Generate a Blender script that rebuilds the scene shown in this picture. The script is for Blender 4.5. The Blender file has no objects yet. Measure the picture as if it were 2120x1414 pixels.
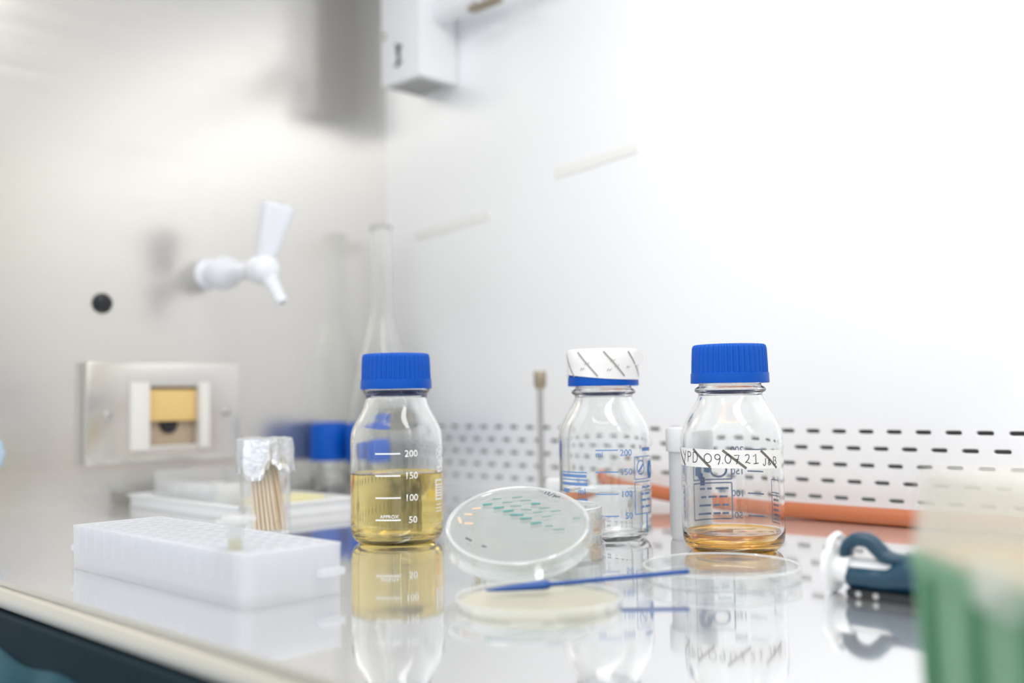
import bpy, bmesh, math, random
from mathutils import Vector, Matrix, noise

# ------------------------------------------------------------------ scene, camera, world, lights, exposure
S = bpy.context.scene
COL = S.collection
CAM_H = 0.108
FWD = Vector((-0.696, 0.718, 0)).normalized()
RGT = Vector((FWD.y, -FWD.x, 0))
cd = bpy.data.cameras.new('camera')
cam = bpy.data.objects.new('camera', cd)
COL.objects.link(cam)
pitch = math.radians(3.06)
d = FWD * math.cos(pitch) + Vector((0, 0, math.sin(pitch)))
u = RGT.cross(d)
M3 = Matrix((RGT, u, -d)).transposed()
cam.matrix_world = (Matrix.Translation((0, 0, CAM_H)) @ M3.to_4x4() @ Matrix.Rotation(math.radians(-0.86), 4, 'Z'))
cd.sensor_width = 36.0
cd.lens = 36.51
cd.clip_start = 0.01
cd.dof.use_dof = True
cd.dof.focus_distance = 0.705
cd.dof.aperture_fstop = 3.05
S.camera = cam

S.view_settings.view_transform = 'Standard'
S.view_settings.look = 'None'
S.view_settings.gamma = 1.0
S.view_settings.exposure = 0.0
S.cycles.max_bounces = 18
S.cycles.glossy_bounces = 8
S.cycles.diffuse_bounces = 4
S.cycles.transmission_bounces = 16
S.cycles.transparent_max_bounces = 32
S.cycles.sample_clamp_indirect = 6.0

w = bpy.data.worlds.new('bright_lab')
S.world = w
w.use_nodes = True
nt = w.node_tree
bg = nt.nodes['Background']
tc = nt.nodes.new('ShaderNodeTexCoord')
sx = nt.nodes.new('ShaderNodeSeparateXYZ')
cr = nt.nodes.new('ShaderNodeValToRGB')
mr = nt.nodes.new('ShaderNodeMapRange')
nt.links.new(tc.outputs['Generated'], sx.inputs[0])
nt.links.new(sx.outputs['Z'], mr.inputs[0])
mr.inputs[1].default_value = -1
mr.inputs[2].default_value = 1
nt.links.new(mr.outputs[0], cr.inputs[0])
e = cr.color_ramp.elements
e[0].position = 0.0
e[0].color = (0.30, 0.31, 0.33, 1)
e[1].position = 0.46
e[1].color = (0.60, 0.64, 0.71, 1)
for p, c in ((0.53, (0.78, 0.82, 0.89, 1)), (0.64, (1.0, 1.0, 1.0, 1)), (1.0, (1.0, 1.0, 1.0, 1))):
    q = cr.color_ramp.elements.new(p)
    q.color = c
nt.links.new(cr.outputs[0], bg.inputs[0])
bg.inputs[1].default_value = 1.32


def area(name, loc, target, sx_, sy_, power, col=(1, 1, 1)):
    l = bpy.data.lights.new(name, 'AREA')
    l.shape = 'RECTANGLE'
    l.size, l.size_y = sx_, sy_
    l.energy = power
    l.color = col
    o = bpy.data.objects.new(name, l)
    COL.objects.link(o)
    o.location = loc
    o.rotation_euler = (Vector(target) - Vector(loc)).to_track_quat('-Z', 'Y').to_euler()
    return o


area('ceiling_lamp', (-0.20, 0.47, 0.765), (-0.20, 0.66, 0.20), 0.95, 0.22, 6.0, (1.0, 0.985, 0.96))

# ------------------------------------------------------------------ materials
MATS = {}


def mat(name, base=(0.8, 0.8, 0.8), rough=0.5, metal=0.0, trans=0.0, ior=1.45, **kw):
    if name in MATS:
        return MATS[name]
    m = bpy.data.materials.new(name)
    m.use_nodes = True
    b = m.node_tree.nodes['Principled BSDF']
    b.inputs['Base Color'].default_value = (*base, 1)
    b.inputs['Roughness'].default_value = rough
    b.inputs['Metallic'].default_value = metal
    b.inputs['Transmission Weight'].default_value = trans
    b.inputs['IOR'].default_value = ior
    for k, v in kw.items():
        b.inputs[k].default_value = v
    MATS[name] = m
    return m


def noisy(m, scale=(1, 1, 1), amt=0.05, bump=0.0, detail=3):
    """procedural noise on roughness and a faint bump (brushed steel, crumpled foil, wood grain)"""
    t = m.node_tree
    b = t.nodes['Principled BSDF']
    c = t.nodes.new('ShaderNodeTexCoord')
    mp = t.nodes.new('ShaderNodeMapping')
    mp.inputs['Scale'].default_value = scale
    n = t.nodes.new('ShaderNodeTexNoise')
    n.inputs['Scale'].default_value = 1
    n.inputs['Detail'].default_value = detail
    t.links.new(c.outputs['Object'], mp.inputs[0])
    t.links.new(mp.outputs[0], n.inputs['Vector'])
    r = t.nodes.new('ShaderNodeMapRange')
    r0 = b.inputs['Roughness'].default_value
    r.inputs[3].default_value = max(0, r0 - amt)
    r.inputs[4].default_value = r0 + amt
    t.links.new(n.outputs[0], r.inputs[0])
    t.links.new(r.outputs[0], b.inputs['Roughness'])
    if bump:
        bp = t.nodes.new('ShaderNodeBump')
        bp.inputs['Strength'].default_value = bump
        bp.inputs['Distance'].default_value = 0.001
        t.links.new(n.outputs[0], bp.inputs['Height'])
        t.links.new(bp.outputs[0], b.inputs['Normal'])
    return m


def film(name, tint=(0.97, 0.98, 0.98), haze=0.06, hazecol=(0.9, 0.92, 0.92), edge=0.75, rough=0.05, power=0.14, thru=0.5):
    """clear moulded plastic: see-through face on, glossy and milky at grazing angles"""
    if name in MATS:
        return MATS[name]
    m = bpy.data.materials.new(name)
    m.use_nodes = True
    t = m.node_tree
    for n in list(t.nodes):
        if n.type == 'BSDF_PRINCIPLED':
            t.nodes.remove(n)
    out = [n for n in t.nodes if n.type == 'OUTPUT_MATERIAL'][0]
    tr = t.nodes.new('ShaderNodeBsdfTransparent')
    tr.inputs[0].default_value = (*tint, 1)
    gl = t.nodes.new('ShaderNodeBsdfGlossy')
    gl.inputs['Roughness'].default_value = rough
    gl.inputs[0].default_value = (0.95, 0.95, 0.95, 1)
    df = t.nodes.new('ShaderNodeBsdfDiffuse')
    df.inputs[0].default_value = (*hazecol, 1)
    tl = t.nodes.new('ShaderNodeBsdfTranslucent')
    tl.inputs[0].default_value = (*hazecol, 1)
    dm = t.nodes.new('ShaderNodeMixShader')
    dm.inputs[0].default_value = thru
    t.links.new(df.outputs[0], dm.inputs[1])
    t.links.new(tl.outputs[0], dm.inputs[2])
    lw = t.nodes.new('ShaderNodeLayerWeight')
    lw.inputs[0].default_value = power
    mr = t.nodes.new('ShaderNodeMapRange')
    mr.inputs[3].default_value = 0.04
    mr.inputs[4].default_value = edge
    t.links.new(lw.outputs['Facing'], mr.inputs[0])
    a = t.nodes.new('ShaderNodeMixShader')
    a.inputs[0].default_value = haze
    t.links.new(tr.outputs[0], a.inputs[1])
    t.links.new(dm.outputs[0], a.inputs[2])
    b = t.nodes.new('ShaderNodeMixShader')
    t.links.new(mr.outputs[0], b.inputs[0])
    t.links.new(a.outputs[0], b.inputs[1])
    t.links.new(gl.outputs[0], b.inputs[2])
    t.links.new(b.outputs[0], out.inputs[0])
    MATS[name] = m
    return m


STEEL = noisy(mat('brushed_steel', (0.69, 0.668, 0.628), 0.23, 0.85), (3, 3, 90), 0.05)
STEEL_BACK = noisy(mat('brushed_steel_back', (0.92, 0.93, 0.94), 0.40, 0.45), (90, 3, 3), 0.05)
STEEL_TOP = noisy(mat('polished_steel', (0.87, 0.87, 0.875), 0.06, 1.0), (4, 60, 4), 0.02)
_t = STEEL_TOP.node_tree
_b = _t.nodes['Principled BSDF']
_o = [n for n in _t.nodes if n.type == 'OUTPUT_MATERIAL'][0]
_g = _t.nodes.new('ShaderNodeBsdfGlossy')          # wide soft lobe of the brushed grain over the sharp one
_g.inputs[0].default_value = (0.91, 0.91, 0.915, 1)
_g.inputs['Roughness'].default_value = 0.5
_m = _t.nodes.new('ShaderNodeMixShader')
_m.inputs[0].default_value = 0.22
_t.links.new(_b.outputs[0], _m.inputs[1])
_t.links.new(_g.outputs[0], _m.inputs[2])
_t.links.new(_m.outputs[0], _o.inputs[0])
STEEL_RIM = mat('rim_steel', (0.50, 0.49, 0.43), 0.36, 1.0)
GLASS = mat('clear_glass', (0.985, 0.995, 0.99), 0.0, 0, 1.0, 1.47)
BLUE = mat('blue_cap_plastic', (0.0, 0.088, 0.48), 0.42, **{'Specular IOR Level': 0.3})
WHITE = mat('white_plastic', (0.82, 0.83, 0.84), 0.4)
BROTH = mat('yellow_broth', (0.885, 0.71, 0.25), 0.0, 0, 1.0, 1.335)
AMBER = mat('amber_broth', (0.87, 0.49, 0.08), 0.0, 0, 1.0, 1.335)
WATER = mat('clear_water', (0.985, 0.995, 1.0), 0.0, 0, 1.0, 1.333)
BLUELIQ = mat('blue_liquid', (0.33, 0.47, 0.90), 0.0, 0, 1.0, 1.335)
INKW = mat('white_print', (0.9, 0.9, 0.9), 0.5)
INKB = mat('blue_print', (0.15, 0.29, 0.60), 0.5)
INKC = mat('cyan_print', (0.02, 0.22, 0.55), 0.5)
PEN = mat('black_pen', (0.03, 0.03, 0.06), 0.6)
TAPE = mat('white_tape', (0.84, 0.84, 0.82), 0.6)
STRIPE = mat('autoclave_stripe', (0.16, 0.145, 0.12), 0.7)
DISH = film('clear_polystyrene', haze=0.07, hazecol=(0.96, 0.97, 0.97), edge=0.8, power=0.2)
DISHRIM = film('clear_polystyrene_rim', haze=0.45, hazecol=(0.95, 0.96, 0.95), edge=0.8)
AGAR = film('agar_jelly', tint=(0.985, 0.985, 0.965), haze=0.14, hazecol=(0.95, 0.95, 0.91), edge=0.25, rough=0.1)
TEAL = mat('teal_colony', (0.10, 0.33, 0.31), 0.6)
ORANGE_M = mat('orange_marker', (0.85, 0.55, 0.36), 0.6)
RACKP = film('milky_polypropylene', tint=(0.97, 0.975, 0.985), haze=0.50, hazecol=(0.96, 0.965, 0.98), edge=0.30, rough=0.35)
TUBEP = film('frosted_tube_plastic', haze=0.80, hazecol=(0.97, 0.97, 0.98), edge=0.35, rough=0.3, thru=0.05)
WOOD = noisy(mat('birch_wood', (0.93, 0.78, 0.60), 0.6), (300, 300, 20), 0.1, 0.03)
FOIL = noisy(mat('aluminium_foil', (0.84, 0.86, 0.88), 0.36, 0.95), (260, 260, 260), 0.1, 1.0)
HOSE = mat('orange_rubber', (0.47, 0.14, 0.055), 0.45)
NAVY = mat('navy_plastic', (0.008, 0.048, 0.088), 0.3)
BLACKP = mat('black_plastic', (0.012, 0.014, 0.018), 0.35)
SPREAD = mat('blue_spreader_plastic', (0.012, 0.075, 0.30), 0.3)
GREEN = film('green_translucent_plastic', tint=(0.5, 0.78, 0.58), haze=0.75, hazecol=(0.40, 0.66, 0.47), edge=0.15, rough=0.3)
GREEN_D = mat('green_rib_plastic', (0.05, 0.20, 0.09), 0.4)
LIDP = film('cloudy_lid_plastic', tint=(0.975, 0.975, 0.955), haze=0.33, hazecol=(0.94, 0.95, 0.92), edge=0.35, rough=0.25)
TIPS = mat('amber_tip_plate', (0.80, 0.58, 0.28), 0.5)
DARK = mat('dark_void', (0.40, 0.40, 0.38), 0.8)
NAVYPANEL = noisy(mat('dark_blue_panel', (0.010, 0.024, 0.034), 0.7, **{'Specular IOR Level': 0.15}), (30, 30, 30), 0.1)
TEALCLOTH = noisy(mat('teal_cloth', (0.022, 0.085, 0.11), 0.85), (60, 60, 60), 0.1, 0.4)
CREAM = mat('cream_plastic', (0.78, 0.76, 0.72), 0.35)
YELLOWED = mat('yellowed_flap', (0.80, 0.56, 0.22), 0.35)
TANBOX = mat('tan_recess', (0.48, 0.38, 0.27), 0.5)
BRASS = mat('brass', (0.34, 0.29, 0.21), 0.45, 0.6)
TAPWHITE = mat('white_enamel', (0.80, 0.82, 0.86), 0.25)
PALEBLUE = mat('pale_blue_plastic', (0.45, 0.58, 0.70), 0.4)
GREY = mat('grey_metal', (0.45, 0.45, 0.44), 0.4, 0.8)
REFLECT = mat('painted_reflection', (0.80, 0.79, 0.75), 0.55)  # pale colour standing for reflections in the back wall
YELLOWPAD = mat('yellow_paper', (0.80, 0.74, 0.42), 0.7)


# ------------------------------------------------------------------ mesh helpers
def mm(*a):
    return tuple(x * 0.001 for x in a)


def obj(name, bm, m, parent=None, smooth=None):
    me = bpy.data.meshes.new(name)
    if isinstance(bm, bmesh.types.BMesh):
        bmesh.ops.recalc_face_normals(bm, faces=bm.faces[:])
        if smooth is not None:
            for f in bm.faces:
                f.smooth = True
            for ed in bm.edges:
                if len(ed.link_faces) == 2 and ed.calc_face_angle(0) > math.radians(smooth):
                    ed.smooth = False
        bm.to_mesh(me)
        bm.free()
    else:
        bpy.data.meshes.remove(me)
        me = bm
    me.materials.clear()
    for q in (m if isinstance(m, (list, tuple)) else [m]):
        me.materials.append(q)
    o = bpy.data.objects.new(name, me)
    COL.objects.link(o)
    if parent:
        o.parent = parent
    return o


def tag(o, label, cat, group=None):
    o['label'] = label
    o['category'] = cat
    if group:
        o['group'] = group
    return o


def thing(name, label, cat, loc=(0, 0, 0), rz=0.0, group=None):
    o = bpy.data.objects.new(name, None)
    o.empty_display_size = 0.01
    COL.objects.link(o)
    o.location = loc
    o.rotation_euler = (0, 0, rz)
    return tag(o, label, cat, group)


def struct(name, bm, m, smooth=None):
    o = obj(name, bm, m, None, smooth)
    o['kind'] = 'structure'
    return o


def face_cam(x, y):
    return math.atan2(-x, y)


def lathe(prof, n=96, closed=False, bm=None, xf=None, mod=None):
    """revolve (r, z) points in metres; mod(i, j, r, z) may change the radius"""
    bm = bm or bmesh.new()
    rings = []
    for j, (r, z) in enumerate(prof):
        if r < 1e-7:
            rings.append([bm.verts.new((0, 0, z))])
        else:
            ring = []
            for i in range(n):
                a = 2 * math.pi * i / n
                rr = mod(i, j, r, z) if mod else r
                ring.append(bm.verts.new((rr * math.sin(a), -rr * math.cos(a), z)))
            rings.append(ring)
    pairs = list(zip(rings, rings[1:]))
    if closed:
        pairs.append((rings[-1], rings[0]))
    vs = [v for r_ in rings for v in r_]
    for a, b in pairs:
        if len(a) == 1 and len(b) == 1:
            continue
        for i in range(n):
            k = (i + 1) % n
            if len(a) == 1:
                bm.faces.new((a[0], b[k], b[i]))
            elif len(b) == 1:
                bm.faces.new((a[i], a[k], b[0]))
            else:
                bm.faces.new((a[i], a[k], b[k], b[i]))
    if xf is not None:
        bmesh.ops.transform(bm, matrix=xf, verts=vs)
    return bm


def smooth_prof(pts, sub=3):
    """Catmull-Rom through profile points"""
    out = []
    for i in range(len(pts) - 1):
        p0 = pts[max(i - 1, 0)]
        p1, p2 = pts[i], pts[i + 1]
        p3 = pts[min(i + 2, len(pts) - 1)]
        for k in range(sub):
            t = k / sub
            f = lambda a, b, c, e_: 0.5 * (2 * b + (c - a) * t + (2 * a - 5 * b + 4 * c - e_) * t * t + (3 * b - a - 3 * c + e_) * t ** 3)
            out.append((max(0.0, f(p0[0], p1[0], p2[0], p3[0])), f(p0[1], p1[1], p2[1], p3[1])))
    out.append(pts[-1])
    return out


def box(bm, x0, x1, y0, y1, z0, z1, bev=0.0, xf=None, seg=2):
    t = bmesh.new()
    bmesh.ops.create_cube(t, size=1)
    bmesh.ops.transform(t, matrix=Matrix.Translation(((x0 + x1) / 2, (y0 + y1) / 2, (z0 + z1) / 2)) @ Matrix.Diagonal((x1 - x0, y1 - y0, z1 - z0, 1)), verts=t.verts)
    if bev:
        bmesh.ops.bevel(t, geom=t.edges[:], offset=bev, segments=seg, affect='EDGES', profile=0.6)
    if xf is not None:
        bmesh.ops.transform(t, matrix=xf, verts=t.verts)
    me = bpy.data.meshes.new('tmp')
    t.to_mesh(me)
    t.free()
    bm.from_mesh(me)
    bpy.data.meshes.remove(me)
    return bm


def frame_of(t):
    a = Vector((0, 0, 1)) if abs(t.z) < 0.9 else Vector((1, 0, 0))
    x = a.cross(t).normalized()
    return x, t.cross(x)


def sweep(pts, rad, n=16, bm=None, cap=True):
    """tube along points; rad is a number or a list"""
    bm = bm or bmesh.new()
    pts = [Vector(p) for p in pts]
    rs = rad if isinstance(rad, (list, tuple)) else [rad] * len(pts)
    rings = []
    px = None
    for i, p in enumerate(pts):
        t = (pts[min(i + 1, len(pts) - 1)] - pts[max(i - 1, 0)]).normalized()
        if px is None:
            px, _ = frame_of(t)
        x = (px - t * px.dot(t)).normalized()
        px = x
        y = t.cross(x)
        rings.append([bm.verts.new(p + (x * math.cos(2 * math.pi * k / n) + y * math.sin(2 * math.pi * k / n)) * rs[i]) for k in range(n)])
    for a, b in zip(rings, rings[1:]):
        for k in range(n):
            bm.faces.new((a[k], a[(k + 1) % n], b[(k + 1) % n], b[k]))
    if cap:
        bm.faces.new(rings[0][::-1])
        bm.faces.new(rings[-1])
    return bm


def curve_pts(pts, sub=8):
    P = [Vector(p) for p in pts]
    out = []
    for i in range(len(P) - 1):
        p0, p1, p2, p3 = P[max(i - 1, 0)], P[i], P[i + 1], P[min(i + 2, len(P) - 1)]
        for k in range(sub):
            t = k / sub
            out.append(0.5 * (2 * p1 + (p2 - p0) * t + (2 * p0 - 5 * p1 + 4 * p2 - p3) * t * t + (3 * p1 - p0 - 3 * p2 + p3) * t ** 3))
    out.append(P[-1])
    return out


def ribbon(bm, pts, width):
    """flat stroke in the XZ plane (y = 0)"""
    pts = [Vector((p[0], 0, p[1])) for p in pts]
    L, R_ = [], []
    for i, p in enumerate(pts):
        t = (pts[min(i + 1, len(pts) - 1)] - pts[max(i - 1, 0)])
        if t.length < 1e-9:
            t = Vector((1, 0, 0))
        t.normalize()
        nrm = Vector((-t.z, 0, t.x)) * width / 2
        L.append(bm.verts.new(p + nrm))
        R_.append(bm.verts.new(p - nrm))
    for i in range(len(pts) - 1):
        bm.faces.new((L[i], R_[i], R_[i + 1], L[i + 1]))
    return bm


def dense(p, q, n=12):
    return [(p[0] + (q[0] - p[0]) * k / n, p[1] + (q[1] - p[1]) * k / n) for k in range(n + 1)]


def arc(cx, cz, rx, rz, a0, a1, n=14):
    return [(cx + rx * math.cos(math.radians(a0 + (a1 - a0) * k / n)), cz + rz * math.sin(math.radians(a0 + (a1 - a0) * k / n))) for k in range(n + 1)]


def text_bm(bm, s, size, x, z, ax='LEFT'):
    """printed characters in the XZ plane at (x, z)"""
    c = bpy.data.curves.new('tmp', 'FONT')
    c.body = s
    c.size = size
    c.align_x = ax
    c.resolution_u = 3
    c.offset = size * 0.014
    o = bpy.data.objects.new('tmp', c)
    COL.objects.link(o)
    bpy.context.view_layer.update()
    dg = bpy.context.evaluated_depsgraph_get()
    me = bpy.data.meshes.new_from_object(o.evaluated_get(dg))
    t = bmesh.new()
    t.from_mesh(me)
    for v in t.verts:
        v.co = Vector((v.co.x + x, 0, v.co.y + z))
    t.to_mesh(me)
    t.free()
    bm.from_mesh(me)
    bpy.data.meshes.remove(me)
    bpy.data.objects.remove(o)
    bpy.data.curves.remove(c)
    return bm


def wrap(bm, R, phi0=0.0, thick=0.0):
    """bend an XZ drawing round a vertical cylinder of radius R; phi0 = 0 faces local -Y"""
    if thick:
        r = bmesh.ops.extrude_face_region(bm, geom=bm.faces[:])
        for v in [g for g in r['geom'] if isinstance(g, bmesh.types.BMVert)]:
            v.co.y -= thick
    for v in bm.verts:
        rr = R - v.co.y
        a = phi0 + v.co.x / R
        v.co = Vector((rr * math.sin(a), -rr * math.cos(a), v.co.z))
    return bm


def flat_fill(name, outer, holes, extrude, bevel=0.0):
    """2D outline with holes -> solid mesh (XY plane, thickness along Z)"""
    c = bpy.data.curves.new('tmp', 'CURVE')
    c.dimensions = '2D'
    c.fill_mode = 'BOTH'
    c.extrude = extrude
    c.bevel_depth = bevel
    c.bevel_resolution = 1
    for ring in [outer] + holes:
        sp = c.splines.new('POLY')
        sp.points.add(len(ring) - 1)
        for q, p in zip(sp.points, ring):
            q.co = (p[0], p[1], 0, 1)
        sp.use_cyclic_u = True
    o = bpy.data.objects.new('tmp', c)
    COL.objects.link(o)
    bpy.context.view_layer.update()
    me = bpy.data.meshes.new_from_object(o.evaluated_get(bpy.context.evaluated_depsgraph_get()))
    bpy.data.objects.remove(o)
    bpy.data.curves.remove(c)
    me.name = name
    b = bmesh.new()
    b.from_mesh(me)
    bpy.data.meshes.remove(me)
    bmesh.ops.remove_doubles(b, verts=b.verts, dist=1e-6)
    return b


# ------------------------------------------------------------------ the cabinet (setting)
XL, XR, YB, ZT = -1.06, 0.34, 0.86, 0.78
YF = 0.2441


def rrect(cx, cy, wd, ht, n=5):
    r = ht / 2
    out = []
    for k in range(n + 1):
        a = -math.pi / 2 + math.pi * k / n
        out.append((cx + wd / 2 - r + r * math.cos(a), cy + r * math.sin(a)))
    for k in range(n + 1):
        a = math.pi / 2 + math.pi * k / n
        out.append((cx - wd / 2 + r + r * math.cos(a), cy + r * math.sin(a)))
    return out


holes = []
for row, z in enumerate((0.0734, 0.0588, 0.0442, 0.0296, 0.0150)):
    off = 0.0 if row % 2 == 0 else -0.0122
    k0 = int((XL + 0.03 + 0.459 - off) / 0.025)
    for k in range(k0, 31):
        cx = -0.459 + off + 0.025 * k
        if XL + 0.012 < cx < XR - 0.02:
            holes.append(rrect(cx, z, 0.0146, 0.0044))
bw = flat_fill('wall_back', [(XL, 0), (XR, 0), (XR, ZT), (XL, ZT)], holes, 0.0020, 0.0004)
bmesh.ops.transform(bw, matrix=Matrix.Translation((0, YB + 0.0024, 0)) @ Matrix.Rotation(math.pi / 2, 4, 'X'), verts=bw.verts)
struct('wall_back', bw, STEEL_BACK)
struct('wall_rear', box(bmesh.new(), XL - 0.02, XR + 0.02, 0.905, 0.915, -0.02, ZT), DARK)


def side_wall(name, x0, x1):
    b = bmesh.new()
    prof = [(0.200, 0.0), (0.90, 0.0), (0.90, ZT), (0.366, ZT), (0.212, 0.07)]
    a = [b.verts.new((x0, y, z)) for y, z in prof]
    c = [b.verts.new((x1, y, z)) for y, z in prof]
    b.faces.new(a)
    b.faces.new(c[::-1])
    for i in range(5):
        b.faces.new((a[i], a[(i + 1) % 5], c[(i + 1) % 5], c[i]))
    return struct(name, b, STEEL)


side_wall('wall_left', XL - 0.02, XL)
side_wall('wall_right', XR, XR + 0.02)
struct('ceiling', box(bmesh.new(), XL - 0.02, XR + 0.02, 0.36, 0.90, ZT, ZT + 0.01), STEEL_BACK)

# worktop with its rolled front rim
wt = thing('worktop', 'mirror-polished stainless steel worktop under all the glassware', 'worktop', (0, 0, 0))
obj('work_surface', box(bmesh.new(), XL, XR, YF, YB, -0.012, 0.0), STEEL_TOP, wt)
b = bmesh.new()
prof = [(YF - 0.0005, -0.0035)] + [(YF - 0.0080 + 0.0075 * math.cos(math.radians(a)), -0.0075 + 0.0075 * math.sin(math.radians(a)) * 0.95) for a in range(80, 191, 10)] + [(YF - 0.012, -0.0105), (YF, -0.0105)]
ra = [b.verts.new((XL, y, z)) for y, z in prof]
rb = [b.verts.new((XR, y, z)) for y, z in prof]
for i in range(len(prof)):
    k = (i + 1) % len(prof)
    b.faces.new((ra[i], ra[k], rb[k], rb[i]))
b.faces.new(ra[::-1])
b.faces.new(rb)
o = obj('front_rim', b, STEEL_RIM, wt, 40)
o['label'] = 'rounded pale steel rim along the front edge'
# dark front panel below the rim and the folded cloth hanging over it
b = bmesh.new()
box(b, XL, XR, 0.2240, 0.2335, -0.30, -0.0110, 0.001)
box(b, XL, XR, 0.10, 0.2245, -0.30, -0.130, 0.006)
struct('wall_front', b, NAVYPANEL)
b = bmesh.new()
nx, ny = 44, 20
gv = []
for i in range(nx + 1):
    rowv = []
    for j in range(ny + 1):
        x = -0.72 + 0.23 * i / nx
        top = -0.030 - 0.012 * max(0, i / nx - 0.6) - 0.003 * math.sin(i * 0.31)
        z = top - 0.095 * j / ny
        h = (0.007 + 0.006 * math.sin(i * 0.6 + j * 0.22) + 0.005 * noise.noise(Vector((i * 0.2, j * 0.24, 1.7)))) * min(1, (j + 1) / 4)
        rowv.append(b.verts.new((x, 0.2237 - max(0.0008, h), z)))
    gv.append(rowv)
for i in range(nx):
    for j in range(ny):
        b.faces.new((gv[i][j], gv[i + 1][j], gv[i + 1][j + 1], gv[i][j + 1]))
r = bmesh.ops.extrude_face_region(b, geom=b.faces[:])
for v in [g for g in r['geom'] if isinstance(g, bmesh.types.BMVert)]:
    v.co.y = 0.2240
cl = obj('folded_cloth', b, TEALCLOTH, None, 60)
tag(cl, 'dark teal cloth hanging in folds below the steel front rim', 'cloth')

# ------------------------------------------------------------------ wall fittings
# gas tap
t = thing('gas_tap', 'white gas tap sticking out of the left steel wall', 'tap', (XL, 0.6005, 0.252))
toX = Matrix.Rotation(math.pi / 2, 4, 'Y')
bm_ = lathe(smooth_prof([(0, 0), (0.0165, 0), (0.0165, 0.006), (0.012, 0.009), (0.0125, 0.016), (0.0165, 0.022), (0.019, 0.032), (0.018, 0.044), (0.0135, 0.055), (0.0105, 0.066), (0.0105, 0.090), (0.0125, 0.097), (0.0150, 0.104), (0.0160, 0.114), (0.0145, 0.124), (0.008, 0.131), (0, 0.132)], 3), 32, xf=Matrix.Rotation(math.radians(3), 4, 'Y') @ toX)
obj('tap_body', bm_, TAPWHITE, t, 40)
ax = Vector((0.24, 0.13, 1)).normalized()
hx = Matrix.Translation((0.113, 0, -0.004)) @ ax.to_track_quat('Z', 'Y').to_matrix().to_4x4()
hd = lathe([(0, 0), (0.010, 0), (0.0105, 0.012), (0.0125, 0.020), (0.0148, 0.040), (0.0185, 0.062), (0.0190, 0.067), (0.0170, 0.0695), (0.0060, 0.0700), (0.0055, 0.0690), (0, 0.0690)], 48, xf=hx,
           mod=lambda i, j, r, z: r * (1 + (0.10 * math.cos(4 * 2 * math.pi * i / 48) if 3 <= j <= 6 else 0)))
hh = obj('tap_handle', hd, TAPWHITE, t, 40)
obj('index_button', lathe([(0, 0.0692), (0.0048, 0.0692), (0.0046, 0.0712), (0, 0.0714)], 20, xf=hx), GREY, hh, 40)['label'] = 'small grey button in the handle top'
nd = Vector((0.62, 0.18, -0.95)).normalized()
nxm = Matrix.Translation((0.116, 0.0, -0.006)) @ nd.to_track_quat('Z', 'Y').to_matrix().to_4x4()
obj('hose_nozzle', lathe([(0, 0), (0.0095, 0), (0.0090, 0.016), (0.0070, 0.019), (0.0080, 0.022), (0.0062, 0.026), (0.0074, 0.029), (0.0056, 0.034), (0.0068, 0.037), (0.0050, 0.044), (0.0030, 0.044), (0.0028, 0.036), (0, 0.036)], 28, xf=nxm), TAPWHITE, t, 40)

# black plug
b = lathe(smooth_prof([(0, 0), (0.0100, 0), (0.0100, 0.0025), (0.0088, 0.0035), (0.0085, 0.0065), (0.0060, 0.0085), (0, 0.0090)], 2), 32, xf=toX)
o = obj('rubber_plug', b, BLACKP, None, 40)
o.location = (XL, 0.4788, 0.2122)
tag(o, 'round black rubber plug in the left steel wall', 'plug')

# pale blue knob cut by the left edge of the photograph
t = thing('valve_knob', 'pale blue valve knob at the left edge of the photo', 'knob', (XL, 0.352, 0.062))
obj('stem', lathe([(0, 0), (0.008, 0), (0.008, 0.012), (0, 0.012)], 24, xf=toX), GREY, t, 40)
obj('grip', lathe(smooth_prof([(0, 0.010), (0.018, 0.010), (0.0215, 0.014), (0.0215, 0.026), (0.018, 0.031), (0, 0.032)], 2), 48, xf=toX,
                  mod=lambda i, j, r, z: r * (1 + 0.03 * math.cos(12 * 2 * math.pi * i / 48))), PALEBLUE, t, 50)

# wall socket
t = thing('wall_socket', 'square wall socket plate with a yellowed flap on the left wall', 'socket', (XL, 0.545, 0.0975))
b = flat_fill('plate', [(-0.0855, -0.0510), (0.0855, -0.0510), (0.0855, 0.0510), (-0.0855, 0.0510)], [[(-0.0225, -0.0370), (-0.0225, 0.0290), (0.0360, 0.0290), (0.0360, -0.0370)]], 0.005, 0.002)
WM = Matrix(((0, 0, 1, 0.0075), (1, 0, 0, 0), (0, 1, 0, 0), (0, 0, 0, 1)))
bmesh.ops.transform(b, matrix=WM, verts=b.verts)
obj('face_plate', b, STEEL, t, 40)
for y0, y1, z0, z1 in ((-0.043, -0.0225, -0.040, 0.032), (0.0360, 0.0475, -0.040, 0.032)):
    obj('guard_strip', box(bmesh.new(), 0.0035, 0.0205, y0, y1, z0, z1, 0.002), CREAM, t, 40)['label'] = 'white upright guard strip beside the opening'
rc = bmesh.new()
box(rc, 0.0005, 0.003, -0.0225, 0.036, -0.037, 0.029)
obj('recess', rc, TANBOX, t)['label'] = 'tan recessed box behind the flap'
fl = bmesh.new()
box(fl, 0.006, 0.011, -0.0205, 0.0345, -0.0100, 0.0245, 0.002)
obj('flap', fl, YELLOWED, t, 40)['label'] = 'yellowed plastic spring flap'
b = lathe([(0, 0), (0.010, 0), (0.010, 0.003), (0, 0.003)], 28, xf=Matrix.Translation((0.0035, 0.006, -0.013)) @ toX)
obj('socket_hole', b, BLACKP, t, 40)
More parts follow.
